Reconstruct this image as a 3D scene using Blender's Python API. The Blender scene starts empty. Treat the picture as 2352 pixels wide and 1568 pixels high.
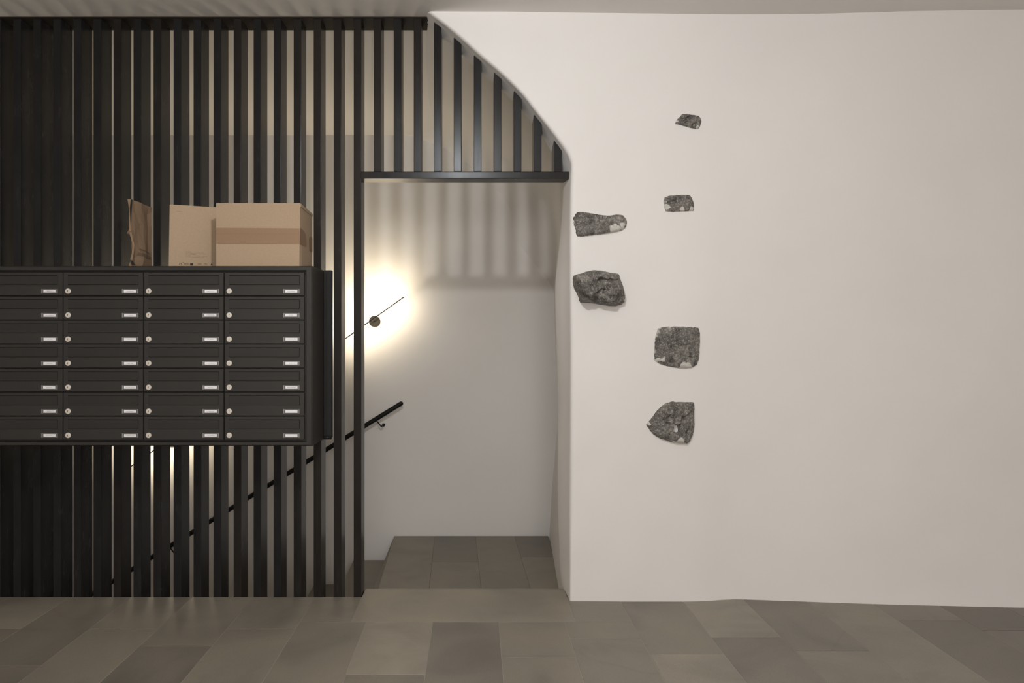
import bpy, bmesh, math, random
from mathutils import Vector, Matrix, noise

random.seed(7)
S = bpy.context.scene
COL = S.collection

# ------------------------------------------------------------------ camera, world, light, exposure
F = 1643.0                      # focal length in pixels of the 2352 px wide frame
VX, VY = 1092.0, 774.0          # pixel the camera axis meets
CZ = 1.287                      # camera height
cam = bpy.data.cameras.new('camera')
cam.sensor_width = 36.0
cam.lens = F / 2352.0 * 36.0
cam.shift_x = (1176.0 - VX) / 2352.0
cam.shift_y = -(784.0 - VY) / 2352.0
cam.clip_start = 0.05
co = bpy.data.objects.new('camera', cam)
co.location = (0, 0, CZ)
co.rotation_euler = (math.pi / 2, 0, 0)
COL.objects.link(co)
S.camera = co

w = bpy.data.worlds.new('world')
w.use_nodes = True
w.node_tree.nodes['Background'].inputs[0].default_value = (0.9, 0.92, 1.0, 1)
w.node_tree.nodes['Background'].inputs[1].default_value = 0.02
S.world = w

S.view_settings.view_transform = 'Standard'
S.view_settings.look = 'None'
S.view_settings.gamma = 1.0
S.view_settings.use_curve_mapping = False
S.view_settings.exposure = 0.13
S.cycles.max_bounces = 10
S.cycles.diffuse_bounces = 6
S.cycles.glossy_bounces = 4
S.cycles.caustics_reflective = False
S.cycles.caustics_refractive = False
S.cycles.sample_clamp_indirect = 4.0

HALL_W = 72.0      # globe lamp hanging in the hall
FILL_W = 215.0    # soft fill light added behind the camera, no lamp of the hall
STAIR_W = 1.9       # each rod lamp, towards the wall
STAIR_UP_W = 5.0    # each rod lamp, upwards


def point_light(name, loc, power, color, radius):
    l = bpy.data.lights.new(name, 'POINT')
    l.energy = power
    l.color = color
    l.shadow_soft_size = radius
    o = bpy.data.objects.new(name, l)
    o.location = loc
    COL.objects.link(o)
    return o


# the hall's globe lamp hanging in front of the screen, above the frame
point_light('hall_lamp_light', (-0.11, 1.24, 2.65), HALL_W, (1.0, 0.985, 0.97), 0.045)
point_light('added_fill_light', (0.25, -3.1, 1.7), FILL_W, (1.0, 0.96, 0.92), 0.5)  # unseen fill, added to brighten the walls evenly


def px(x, y, Y):
    """the world point at depth Y that the photograph shows at pixel (x, y)"""
    return Vector(((x - VX) / F * Y, Y, CZ - (y - VY) / F * Y))


# rods of the two stair lamps: centre in the photograph, depth, half length, direction
Y_WALL = 5.28
LAMPS = [(851.0, 736.5, 5.06), (367.0, 1024.0, 5.06), (-117.0, 1311.5, 5.06)]  # the last lamp is unseen, added to brighten the stairs
ROD_DIR = Vector((1, 0, 0.711)).normalized()
ROD_HALF = 0.293


def strip_light(name, c, power, z, off, spread):
    l = bpy.data.lights.new(name, 'AREA')
    l.shape = 'RECTANGLE'
    l.size = ROD_HALF * 2 * 0.97
    l.size_y = 0.006
    l.energy = power
    l.spread = math.radians(spread)
    l.color = (1.0, 0.84, 0.60)
    o = bpy.data.objects.new(name, l)
    x = ROD_DIR
    y = z.cross(x)
    m = Matrix((x, y, z)).transposed().to_4x4()
    m.translation = c + off
    o.matrix_world = m
    COL.objects.link(o)


for cx, cy, Y in LAMPS:
    up = Vector((-ROD_DIR.z, 0, ROD_DIR.x))
    strip_light('stair_lamp_light', px(cx, cy, Y), STAIR_W, Vector((0, -1, 0)), Vector((0, 0.0075, 0)), 160)
    strip_light('stair_lamp_light', px(cx, cy, Y), STAIR_UP_W, -up, up * 0.006, 180)


# ------------------------------------------------------------------ materials
def new_mat(name):
    m = bpy.data.materials.new(name)
    m.use_nodes = True
    nt = m.node_tree
    return m, nt, nt.nodes['Principled BSDF']


def nd(nt, t, **kw):
    n = nt.nodes.new(t)
    for k, v in kw.items():
        if k.startswith('i_'):
            n.inputs[k[2:].replace('_', ' ')].default_value = v
        else:
            setattr(n, k, v)
    return n


def coords(nt, scale=(1, 1, 1), kind='Object'):
    tc = nd(nt, 'ShaderNodeTexCoord')
    mp = nd(nt, 'ShaderNodeMapping')
    mp.inputs['Scale'].default_value = scale
    nt.links.new(tc.outputs[kind], mp.inputs['Vector'])
    return mp.outputs['Vector']


def ramp(nt, src, stops):
    r = nd(nt, 'ShaderNodeValToRGB')
    el = r.color_ramp.elements
    while len(el) < len(stops):
        el.new(0.5)
    for e, (p, c) in zip(el, stops):
        e.position = p
        e.color = (c[0], c[1], c[2], 1)
    nt.links.new(src, r.inputs[0])
    return r.outputs[0]


def noise_fac(nt, vec, scale, detail=4, rough=0.5, dist=0.0):
    n = nd(nt, 'ShaderNodeTexNoise')
    n.inputs['Scale'].default_value = scale
    n.inputs['Detail'].default_value = detail
    n.inputs['Roughness'].default_value = rough
    n.inputs['Distortion'].default_value = dist
    nt.links.new(vec, n.inputs['Vector'])
    return n.outputs[0]


def bump(nt, b, h, strength, dist=0.01, prev=None):
    n = nd(nt, 'ShaderNodeBump')
    n.inputs['Strength'].default_value = strength
    n.inputs['Distance'].default_value = dist
    nt.links.new(h, n.inputs['Height'])
    if prev:
        nt.links.new(prev, n.inputs['Normal'])
    nt.links.new(n.outputs[0], b.inputs['Normal'])
    return n.outputs[0]


def plaster(name, c0, c1):
    m, nt, b = new_mat(name)
    v = coords(nt)
    c = ramp(nt, noise_fac(nt, v, 1.3, 3, 0.55), [(0.3, c0), (0.7, c1)])
    nt.links.new(c, b.inputs['Base Color'])
    b.inputs['Roughness'].default_value = 0.92
    b.inputs['Specular IOR Level'].default_value = 0.2
    p = bump(nt, b, noise_fac(nt, v, 5.0, 3, 0.5), 0.25, 0.012)
    bump(nt, b, noise_fac(nt, v, 160, 2, 0.6), 0.12, 0.001, p)
    return m


M_WALL = plaster('plaster', (0.798, 0.781, 0.766), (0.83, 0.815, 0.80))
M_CEIL = plaster('ceiling_plaster', (0.82, 0.80, 0.77), (0.85, 0.83, 0.80))


def steel(name, base, rough, metal, rnd=0.35):
    m, nt, b = new_mat(name)
    v = coords(nt, (60, 60, 1.2))
    v2 = coords(nt, (6, 6, 2.5))
    oi = nd(nt, 'ShaderNodeObjectInfo')
    off = nd(nt, 'ShaderNodeVectorMath', operation='SCALE')
    off.inputs[0].default_value = (411, 173, 57)
    nt.links.new(oi.outputs['Random'], off.inputs['Scale'])
    for vv in (v, v2):
        nt.links.new(off.outputs[0], vv.node.inputs['Location'])
    f = noise_fac(nt, v, 3.0, 5, 0.65)
    f2 = noise_fac(nt, v2, 2.0, 4, 0.6)
    mx = nd(nt, 'ShaderNodeMath', operation='MULTIPLY_ADD')
    nt.links.new(f, mx.inputs[0])
    mx.inputs[1].default_value = 0.6
    nt.links.new(f2, mx.inputs[2])
    c = ramp(nt, mx.outputs[0], [(0.55, [k * 0.85 for k in base]), (1.05, [k * 1.25 for k in base])])
    tint = ramp(nt, oi.outputs['Random'], [(0.0, (1.10, 0.98, 0.90)), (0.5, (0.9, 0.92, 0.93)), (1.0, (0.95, 0.98, 1.08))])
    mul = nd(nt, 'ShaderNodeMix', data_type='RGBA', blend_type='MULTIPLY')
    mul.inputs['Factor'].default_value = 1.0
    nt.links.new(c, mul.inputs[6])
    nt.links.new(tint, mul.inputs[7])
    nt.links.new(mul.outputs[2], b.inputs['Base Color'])
    b.inputs['Metallic'].default_value = metal
    b.inputs['Specular IOR Level'].default_value = 0.15
    rr = nd(nt, 'ShaderNodeMapRange')
    nt.links.new(mx.outputs[0], rr.inputs[0])
    rr.inputs[1].default_value = 0.5
    rr.inputs[2].default_value = 1.1
    rr.inputs[3].default_value = rough - 0.025
    rr.inputs[4].default_value = rough + 0.025
    nt.links.new(rr.outputs[0], b.inputs['Roughness'])
    bump(nt, b, f, 0.05, 0.0005)
    b.inputs['Specular Tint'].default_value = (0.88, 0.94, 1.0, 1)
    return m


M_STEEL = steel('blackened_steel', (0.0185, 0.0172, 0.0162), 0.26, 0.0)
M_RAIL = steel('black_rail', (0.012, 0.012, 0.012), 0.4, 0.0)
M_RUST = steel('brown_rail', (0.022, 0.016, 0.012), 0.62, 0.0)
M_RUST.node_tree.nodes['Principled BSDF'].inputs['Specular IOR Level'].default_value = 0.15


def coat(name, col, rough=0.55):
    m, nt, b = new_mat(name)
    v = coords(nt)
    c = ramp(nt, noise_fac(nt, v, 6, 3, 0.5), [(0.3, [k * 0.93 for k in col]), (0.7, [k * 1.08 for k in col])])
    nt.links.new(c, b.inputs['Base Color'])
    b.inputs['Roughness'].default_value = rough
    b.inputs['Specular IOR Level'].default_value = 0.4
    bump(nt, b, noise_fac(nt, v, 900, 2, 0.5), 0.15, 0.0004)
    return m


M_BOX = coat('black_powder_coat', (0.029, 0.0262, 0.024))
M_FLAP = coat('black_powder_coat_flap', (0.024, 0.0215, 0.0195))
M_DARK = coat('matt_black', (0.010, 0.010, 0.010), 0.7)
M_HOLDER = coat('grey_plastic', (0.13, 0.125, 0.12), 0.3)
M_HOLDER2 = coat('pale_plastic', (0.28, 0.27, 0.26), 0.3)
M_PAPER = coat('white_paper', (0.90, 0.89, 0.92), 0.7)
M_INK = coat('grey_ink', (0.22, 0.21, 0.20), 0.8)
M_INK2 = coat('brown_ink', (0.13, 0.09, 0.06), 0.8)
M_INK3 = coat('dark_ink', (0.03, 0.03, 0.03), 0.8)

M_LOCK, nt_, b_ = new_mat('nickel')
b_.inputs['Base Color'].default_value = (0.80, 0.75, 0.67, 1)
b_.inputs['Metallic'].default_value = 0.25
b_.inputs['Roughness'].default_value = 0.45
M_KEY = coat('keyhole_dark', (0.10, 0.07, 0.05), 0.5)
M_BRONZE, nt_, b_ = new_mat('bronzed_metal')
b_.inputs['Base Color'].default_value = (0.012, 0.0098, 0.007, 1)
b_.inputs['Specular IOR Level'].default_value = 0.12
b_.inputs['Metallic'].default_value = 0.0
b_.inputs['Roughness'].default_value = 0.45
M_ROD, nt_, b_ = new_mat('dark_rod')
b_.inputs['Base Color'].default_value = (0.02, 0.016, 0.013, 1)
b_.inputs['Roughness'].default_value = 0.5
M_LED, nt_, b_ = new_mat('led_strip')
b_.inputs['Emission Color'].default_value = (1.0, 0.82, 0.58, 1)
b_.inputs['Emission Strength'].default_value = 3.0


def stone_mat(name, plain=None):
    m, nt, b = new_mat(name)
    tc = nd(nt, 'ShaderNodeTexCoord')
    mp = nd(nt, 'ShaderNodeMapping')
    nt.links.new(tc.outputs['Object'], mp.inputs['Vector'])
    oi = nd(nt, 'ShaderNodeObjectInfo')
    # each tile is cut from its own piece of stone: shift the pattern by the tile's random number
    cmb = nd(nt, 'ShaderNodeVectorMath', operation='SCALE')
    cmb.inputs[0].default_value = (37, 91, 13)
    nt.links.new(oi.outputs['Random'], cmb.inputs['Scale'])
    nt.links.new(cmb.outputs[0], mp.inputs['Location'])
    v = mp.outputs['Vector']
    big = noise_fac(nt, v, 2.6, 4, 0.55, 0.8)
    fine = noise_fac(nt, v, 240, 2, 0.7)
    cl = ramp(nt, big, [(0.28, (0.74, 0.73, 0.73)), (0.5, (1, 1, 1)), (0.72, (1.18, 1.16, 1.11))])
    cf = ramp(nt, fine, [(0.3, (0.90, 0.90, 0.90)), (0.7, (1.10, 1.10, 1.10))])
    # thin veins
    wv = nd(nt, 'ShaderNodeTexNoise')
    wv.inputs['Scale'].default_value = 0.7
    wv.inputs['Detail'].default_value = 2
    wv.inputs['Distortion'].default_value = 0.4
    nt.links.new(v, wv.inputs['Vector'])
    vein = ramp(nt, wv.outputs[0], [(0.496, (1, 1, 1)), (0.5, (0.93, 0.92, 0.90)), (0.504, (1, 1, 1))])
    # small dark spots
    vo = nd(nt, 'ShaderNodeTexVoronoi', feature='F1')
    vo.inputs['Scale'].default_value = 2.3
    nt.links.new(v, vo.inputs['Vector'])
    spot = ramp(nt, vo.outputs['Distance'], [(0.0, (0.6, 0.6, 0.6)), (0.03, (0.7, 0.7, 0.7)), (0.05, (1, 1, 1))])
    cur = None
    for k, c in enumerate((cl, cf, vein, spot)):
        mul = nd(nt, 'ShaderNodeMix', data_type='RGBA', blend_type='MULTIPLY')
        mul.inputs['Factor'].default_value = 1.0
        if cur is None:
            nt.links.new(oi.outputs['Color'], mul.inputs[6])
        else:
            nt.links.new(cur, mul.inputs[6])
        nt.links.new(c, mul.inputs[7])
        cur = mul.outputs[2]
    nt.links.new(cur, b.inputs['Base Color'])
    rr = nd(nt, 'ShaderNodeMapRange')
    nt.links.new(big, rr.inputs[0])
    rr.inputs[3].default_value = 0.34
    rr.inputs[4].default_value = 0.52
    nt.links.new(rr.outputs[0], b.inputs['Roughness'])
    p = bump(nt, b, big, 0.10, 0.01)
    bump(nt, b, fine, 0.10, 0.0008, p)
    return m


M_TILE = stone_mat('sandstone_tile')
M_GROUT = coat('grout', (0.32, 0.29, 0.25), 0.9)
M_RISER = coat('riser_stone', (0.15, 0.135, 0.115), 0.7)


def rock_mat():
    m, nt, b = new_mat('dark_rubble_stone')
    v = coords(nt)
    n1 = noise_fac(nt, v, 34, 8, 0.8, 0.3)
    n2 = noise_fac(nt, v, 120, 4, 0.8)
    n3 = noise_fac(nt, v, 8, 6, 0.7, 0.2)
    c1 = ramp(nt, n1, [(0.34, (0.035, 0.032, 0.029)), (0.50, (0.13, 0.120, 0.110)), (0.64, (0.30, 0.28, 0.26))])
    speck = ramp(nt, n2, [(0.54, (0, 0, 0)), (0.64, (1, 1, 1))])
    mort = ramp(nt, n3, [(0.67, (0, 0, 0)), (0.70, (1, 1, 1))])
    n4 = noise_fac(nt, v, 13, 4, 0.6, 0.4)
    c4 = ramp(nt, n4, [(0.35, (0.62, 0.60, 0.58)), (0.5, (1, 1, 1)), (0.65, (1.5, 1.48, 1.45))])
    ml4 = nd(nt, 'ShaderNodeMix', data_type='RGBA', blend_type='MULTIPLY')
    ml4.inputs['Factor'].default_value = 1.0
    nt.links.new(c1, ml4.inputs[6])
    nt.links.new(c4, ml4.inputs[7])
    a = nd(nt, 'ShaderNodeMix', data_type='RGBA')
    nt.links.new(speck, a.inputs['Factor'])
    nt.links.new(ml4.outputs[2], a.inputs[6])
    a.inputs[7].default_value = (0.42, 0.40, 0.37, 1)
    at = nd(nt, 'ShaderNodeAttribute', attribute_name='mortar')
    sm = nd(nt, 'ShaderNodeMath', operation='MULTIPLY_ADD')
    nt.links.new(n1, sm.inputs[0])
    sm.inputs[1].default_value = 1.5
    nt.links.new(at.outputs['Fac'], sm.inputs[2])
    mort2 = ramp(nt, sm.outputs[0], [(1.02 / 2, (0, 0, 0)), (1.22 / 2, (1, 1, 1))])
    hf = nd(nt, 'ShaderNodeMath', operation='MULTIPLY')
    nt.links.new(sm.outputs[0], hf.inputs[0])
    hf.inputs[1].default_value = 0.5
    nt.links.new(hf.outputs[0], mort2.node.inputs[0])
    d = nd(nt, 'ShaderNodeMix', data_type='RGBA')
    nt.links.new(mort2, d.inputs['Factor'])
    nt.links.new(a.outputs[2], d.inputs[6])
    d.inputs[7].default_value = (0.64, 0.62, 0.58, 1)
    nt.links.new(d.outputs[2], b.inputs['Base Color'])
    b.inputs['Roughness'].default_value = 0.6
    p = bump(nt, b, n1, 0.8, 0.006)
    bump(nt, b, n2, 0.6, 0.002, p)
    return m


M_ROCK = rock_mat()
M_MORTAR = plaster('lime_mortar', (0.62, 0.60, 0.56), (0.72, 0.70, 0.67))


def card(name, c, flute=None):
    m, nt, b = new_mat(name)
    v = coords(nt)
    col = ramp(nt, noise_fac(nt, v, 130, 5, 0.7), [(0.3, [k * 0.94 for k in c]), (0.7, [k * 1.05 for k in c])])
    nt.links.new(col, b.inputs['Base Color'])
    b.inputs['Roughness'].default_value = 0.8
    b.inputs['Specular IOR Level'].default_value = 0.25
    if flute:
        wv = nd(nt, 'ShaderNodeTexWave', wave_type='BANDS', bands_direction='X')
        wv.inputs['Scale'].default_value = flute
        nt.links.new(v, wv.inputs['Vector'])
        bump(nt, b, wv.outputs[0], 0.08, 0.0008)
    else:
        bump(nt, b, noise_fac(nt, v, 60, 4, 0.6), 0.2, 0.002)
    return m


M_CARD = card('cardboard', (0.41, 0.305, 0.21), 60)
M_CARD2 = card('cardboard_envelope', (0.42, 0.315, 0.215))
M_TAPE = card('packing_tape', (0.29, 0.185, 0.115))
M_TAPE.node_tree.nodes['Principled BSDF'].inputs['Roughness'].default_value = 0.5
M_KRAFT = card('kraft_paper', (0.27, 0.185, 0.12))

# ------------------------------------------------------------------ mesh helpers


def link(name, me, mats, parent=None, loc=None):
    o = bpy.data.objects.new(name, me)
    for m in (mats if isinstance(mats, (list, tuple)) else [mats]):
        if m and m.name not in [x.name for x in me.materials if x]:
            me.materials.append(m)
    if loc is not None:
        o.location = loc
    COL.objects.link(o)
    if parent is not None:
        o.parent = parent
    return o


def mesh_of(bm, name='mesh', smooth=False, angle=None):
    me = bpy.data.meshes.new(name)
    bmesh.ops.recalc_face_normals(bm, faces=bm.faces)
    bm.to_mesh(me)
    bm.free()
    if smooth:
        for p in me.polygons:
            p.use_smooth = True
        if angle:
            me.set_sharp_from_angle(angle=math.radians(angle))
    return me


def box_bm(lo, hi, bev=0.0, seg=2, bm=None):
    own = bm is None
    b = bmesh.new()
    r = bmesh.ops.create_cube(b, size=1.0)
    for v in b.verts:
        v.co = Vector([(lo[i] + hi[i]) / 2 + v.co[i] * (hi[i] - lo[i]) for i in range(3)])
    if bev > 0:
        bmesh.ops.bevel(b, geom=list(b.edges), offset=bev, segments=seg, affect='EDGES', profile=0.6)
    if own:
        return b
    merge(bm, b)
    return bm


def merge(dst, src, mat=0):
    tmp = bpy.data.meshes.new('tmp')
    for f in src.faces:
        if mat:
            f.material_index = mat
    src.to_mesh(tmp)
    src.free()
    dst.from_mesh(tmp)
    bpy.data.meshes.remove(tmp)


def tube_bm(pts, r, seg=12, cap_round=False, bm=None):
    b = bmesh.new()
    pts = [Vector(p) for p in pts]
    rings = []
    n = len(pts)
    rad = [r] * n if not isinstance(r, (list, tuple)) else list(r)
    if cap_round:
        d0 = (pts[0] - pts[1]).normalized()
        d1 = (pts[-1] - pts[-2]).normalized()
        R = rad[0]
        pre = [(pts[0] + d0 * R * math.sin(a), R * math.cos(a)) for a in (1.5, 1.1, 0.7, 0.35)]
        post = [(pts[-1] + d1 * R * math.sin(a), R * math.cos(a)) for a in (0.35, 0.7, 1.1, 1.5)]
        pts = [p for p, _ in pre] + pts + [p for p, _ in post]
        rad = [q for _, q in pre] + rad + [q for _, q in post]
        n = len(pts)
    up = None
    for i in range(n):
        t = (pts[min(i + 1, n - 1)] - pts[max(i - 1, 0)]).normalized()
        if up is None:
            a = Vector((0, 1, 0)) if abs(t.y) < 0.9 else Vector((1, 0, 0))
            up = t.cross(a).normalized()
        up = (up - t * up.dot(t)).normalized()
        s = t.cross(up)
        rings.append([b.verts.new(pts[i] + (up * math.cos(k * 2 * math.pi / seg) + s * math.sin(k * 2 * math.pi / seg)) * rad[i]) for k in range(seg)])
    for i in range(n - 1):
        for k in range(seg):
            b.faces.new((rings[i][k], rings[i][(k + 1) % seg], rings[i + 1][(k + 1) % seg], rings[i + 1][k]))
    b.faces.new(rings[0][::-1])
    b.faces.new(rings[-1])
    if bm is None:
        return b
    merge(bm, b)
    return bm


def disc_bm(c, r, y0, y1, seg=32, bev=0.001):
    """a disc whose axis is the world Y axis, between y0 and y1"""
    b = bmesh.new()
    prof = [(y1, r), (y0 + bev, r), (y0, r - bev)]
    rings = []
    for y, rr in prof:
        rings.append([b.verts.new((c[0] + rr * math.cos(k * 2 * math.pi / seg), y, c[1] + rr * math.sin(k * 2 * math.pi / seg))) for k in range(seg)])
    for i in range(len(rings) - 1):
        for k in range(seg):
            b.faces.new((rings[i][k], rings[i][(k + 1) % seg], rings[i + 1][(k + 1) % seg], rings[i + 1][k]))
    b.faces.new(rings[0])
    b.faces.new(rings[-1])
    return b


def empty(name, loc=(0, 0, 0)):
    o = bpy.data.objects.new(name, None)
    o.location = loc
    o.empty_display_size = 0.1
    COL.objects.link(o)
    return o


def tag(o, label=None, cat=None, group=None, kind=None):
    if label:
        o['label'] = label
    if cat:
        o['category'] = cat
    if group:
        o['group'] = group
    if kind:
        o['kind'] = kind
    return o


def interp(tab, x):
    if x <= tab[0][0]:
        return tab[0][1]
    for (a, va), (b, vb) in zip(tab, tab[1:]):
        if x <= b:
            t = (x - a) / (b - a)
            return va + (vb - va) * t
    return tab[-1][1]


def smooth_interp(tab, x):
    """monotone-ish Catmull-Rom through the table"""
    if x <= tab[0][0]:
        return tab[0][1]
    if x >= tab[-1][0]:
        return tab[-1][1]
    for i in range(len(tab) - 1):
        if x <= tab[i + 1][0]:
            x0, v0 = tab[i]
            x1, v1 = tab[i + 1]
            d = (v1 - v0) / (x1 - x0)
            dl = d if i == 0 else (v1 - tab[i - 1][1]) / (x1 - tab[i - 1][0])
            dr = d if i + 2 >= len(tab) else (tab[i + 2][1] - v0) / (tab[i + 2][0] - x0)
            h = x1 - x0
            t = (x - x0) / h
            return ((2 * t ** 3 - 3 * t ** 2 + 1) * v0 + (t ** 3 - 2 * t ** 2 + t) * h * dl
                    + (-2 * t ** 3 + 3 * t ** 2) * v1 + (t ** 3 - t ** 2) * h * dr)


# ------------------------------------------------------------------ the plaster wall with the arched opening
ZC = 2.875
S_F = F / 3.489      # px per metre on the wall face


def pz(y, s):
    return CZ - (y - VY) / s


def pX(x, s):
    return (x - VX) / s


# edge of the wall face, from the floor up and over the arch
edge_px = [(1309, 1480), (1309, 1380), (1309, 1200), (1310, 1000), (1311, 800), (1310, 650), (1310, 520), (1311, 440), (1312, 400), (1311.5, 372),
           (1301, 347), (1277, 313), (1229, 252), (1199, 214), (1151, 167), (1103, 126), (1057, 85),
           (1022, 56), (984, 28), (960, 10)]
EDGE = sorted((pz(y, S_F), pX(x, S_F)) for x, y in edge_px)
s_m = F / 3.75
mid_px = [(1300, 1500), (1290, 1352), (1286, 1300), (1281, 1100), (1282, 930), (1278, 780), (1276, 655), (1284, 570), (1291.5, 495), (1292, 456), (1287, 436)]
MIDL = sorted((pz(y, s_m), pX(x, s_m)) for x, y in mid_px)
s_b = F / Y_WALL
back_px = [(1250, 1480), (1262, 1230), (1270, 1100), (1283, 930), (1276, 780), (1273, 655), (1272, 600), (1266, 540),
           (1248, 480), (1208, 425), (1150, 375), (1090, 338), (1020, 313), (985, 300), (960, 276)]
BACK = sorted((pz(y, s_b), pX(x, s_b)) for x, y in back_px)


def X_edge(z):
    if z > EDGE[-1][0]:
        return EDGE[-1][1] - (z - EDGE[-1][0]) * 1.45
    return smooth_interp(EDGE, z)


Z_MT = MIDL[-1][0]
D_MT = MIDL[-1][1] - X_edge(Z_MT + 0.05)


def X_mid(z):
    if z <= Z_MT:
        return smooth_interp(MIDL, z)
    k = min(1.0, (z - Z_MT) / 0.25)
    return X_edge(z + 0.05 - 0.035 * k) + D_MT * (1 - k) - 0.003 * k


def X_back(z):
    return smooth_interp(BACK, z)


BASE_Y = [(-1.0, 3.489), (0.46, 3.489), (0.99, 3.485), (1.12, 3.492), (1.26, 3.512), (1.42, 3.503), (1.81, 3.461), (2.15, 3.432), (2.62, 3.408), (4.6, 3.38)]
TOP_Y = [(-1.0, 3.490), (0.2, 3.492), (0.66, 3.507), (1.52, 3.521), (2.05, 3.493), (2.66, 3.47), (4.6, 3.43)]


def Y_face(X, z):
    k = min(1, max(0, z / ZC)) ** 0.6
    y = smooth_interp(BASE_Y, X) * (1 - k) + smooth_interp(TOP_Y, X) * k
    y += 0.006 * noise.noise(Vector((X * 1.7, z * 1.7, 3.1))) + 0.0025 * noise.noise(Vector((X * 6, z * 6, 9.1)))
    return y


def build_wall_right():
    zs = []
    z = -0.32
    while z < 1.95:
        zs.append(z)
        z += 0.035
    while z < ZC + 0.02:
        zs.append(z)
        z += 0.011
    bm = bmesh.new()
    rows = []
    for z in zs:
        xe, xm, xb = X_edge(z), X_mid(z), X_back(z)
        r = 0.022 + 0.012 * noise.noise(Vector((0, 0, z * 2.2)))
        if z < 0.5:
            r = 0.008 + (r - 0.008) * max(0, z / 0.5)
        pts = []
        yf = Y_face(xe + r, z)
        # back corner to the crease in the reveal
        k = min(1.0, max(0.0, (z - 1.55) / 0.5))
        rb_ = 0.004 + 0.30 * k * k * (3 - 2 * k)
        ye = Y_WALL - rb_ + 0.006
        ym = 3.75 - 0.09 * min(1.0, max(0.0, (z - 1.95) / 0.2))
        pts.append((xb - rb_ - 0.02, Y_WALL + 0.012))
        for a in range(0, 9):
            an = a / 8 * math.pi / 2
            pts.append((xb - rb_ + rb_ * math.sin(an), ye + rb_ * math.cos(an)))
        for t in (0.15, 0.3, 0.45, 0.6, 0.72, 0.82, 0.9, 0.96, 1.0):
            pts.append((xb + (xm - xb) * t, ye + (ym - ye) * t))
        split = len(pts)
        # the reveal starts at a crease
        for t in (0.0, 0.25, 0.5, 0.75):
            pts.append((xm + (xe - xm) * t * t * (3 - 2 * t), ym + (yf + r - ym) * t))
        for a in range(0, 7):
            an = a / 6 * math.pi / 2
            pts.append((xe + r - r * math.cos(an), yf + r - r * math.sin(an)))
        # the face
        x0 = xe + r
        xs = [x0 + (4.6 - x0) * ((k / 64) ** 1.35) for k in range(1, 65)]
        for x in xs:
            pts.append((x, Y_face(x, z)))
        rows.append([bm.verts.new((x, y, z)) for x, y in pts])
    for a, b in zip(rows, rows[1:]):
        for k in range(len(a) - 1):
            if k != split - 1:
                bm.faces.new((a[k], a[k + 1], b[k + 1], b[k]))
    me = bpy.data.meshes.new('wall_right')
    bm.to_mesh(me)
    bm.free()
    for p in me.polygons:
        p.use_smooth = True
    return link('wall_right', me, M_WALL)


wall_right = tag(build_wall_right(), 'white plastered wall with an arched opening beside six bare stones', kind='structure')


def grid_obj(name, fn, nu, nv, mat, parent=None):
    bm = bmesh.new()
    vs = [[bm.verts.new(fn(i / nu, j / nv)) for j in range(nv + 1)] for i in range(nu + 1)]
    for i in range(nu):
        for j in range(nv):
            bm.faces.new((vs[i][j], vs[i + 1][j], vs[i + 1][j + 1], vs[i][j + 1]))
    me = bpy.data.meshes.new(name)
    bm.to_mesh(me)
    bm.free()
    for p in me.polygons:
        p.use_smooth = True
    return link(name, me, mat, parent)


# stairwell back wall
def back_fn(u, v):
    X = -4.8 + u * 6.2
    z = -3.2 + v * 6.3
    return (X, Y_WALL + 0.004 * noise.noise(Vector((X * 1.5, 0, z * 1.5))), z)


wall_back = tag(grid_obj('wall_back', back_fn, 90, 90, M_WALL), 'white plastered wall behind the stairs', kind='structure')


def solid(name, lo, hi, mat, kind='structure', label=None):
    o = link(name, mesh_of(box_bm(lo, hi)), mat)
    return tag(o, label, kind=kind)


solid('wall_left', (-4.95, 3.4, -3.2), (-4.8, 5.4, 3.1), M_WALL, label='plastered wall at the far end of the stairs')
solid('wall_hall_left', (-4.4, -5.6, -0.1), (-4.25, 3.45, 3.0), M_WALL, label='plastered wall of the hall on the left')
solid('wall_hall_right', (4.6, -5.6, -0.1), (4.75, 3.6, 3.0), M_WALL, label='plastered wall of the hall on the right')
solid('wall_hall_near', (-4.4, -5.65, -0.1), (4.75, -5.5, 3.0), M_WALL, label='plastered wall behind the camera')
solid('wall_below', (-4.8, 3.36, -3.2), (1.4, 3.5, -0.22), M_WALL, label='plastered wall below the hall floor')
solid('wall_far', (-4.95, 3.4, 2.4), (-4.25, 3.56, 3.0), M_WALL, label='short wall over the end of the screen')


# ceilings
def ceil_fn(u, v):
    X = -4.4 + u * 9.2
    Y = -5.6 + v * (3.685 + 5.6)
    return (X, Y, ZC + 0.0008 * noise.noise(Vector((X * 2, Y * 2, 0))))


tag(grid_obj('ceiling', ceil_fn, 40, 30, M_CEIL), 'flat off-white plaster ceiling of the hall', kind='structure')


def ceil2_fn(u, v):
    X = -4.8 + u * 6.2
    Y = 3.68 + v * (5.32 - 3.68)
    k = v
    return (X, Y, 2.868 - 0.09 * k * k * (3 - 2 * k) + 0.003 * noise.noise(Vector((X, Y, 4))))


tag(grid_obj('ceiling', ceil2_fn, 60, 20, M_WALL), 'plaster ceiling over the stairs', kind='structure')

# ------------------------------------------------------------------ floor
YB = 3.545          # edge of the hall floor under the screen
YD = 3.662          # edge of the hall floor in the opening
floor = link('floor', mesh_of(box_bm((-4.3, -5.55, -0.2), (4.7, YB - 0.002, -0.0012))), M_GROUT)
tag(floor, 'stone tiled hall floor', kind='structure')
nose = box_bm((-0.563, YB - 0.002, -0.170), (0.50, YD - 0.001, -0.0012))
me_ = mesh_of(nose)
link('threshold_base', me_, M_RISER, floor)

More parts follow.
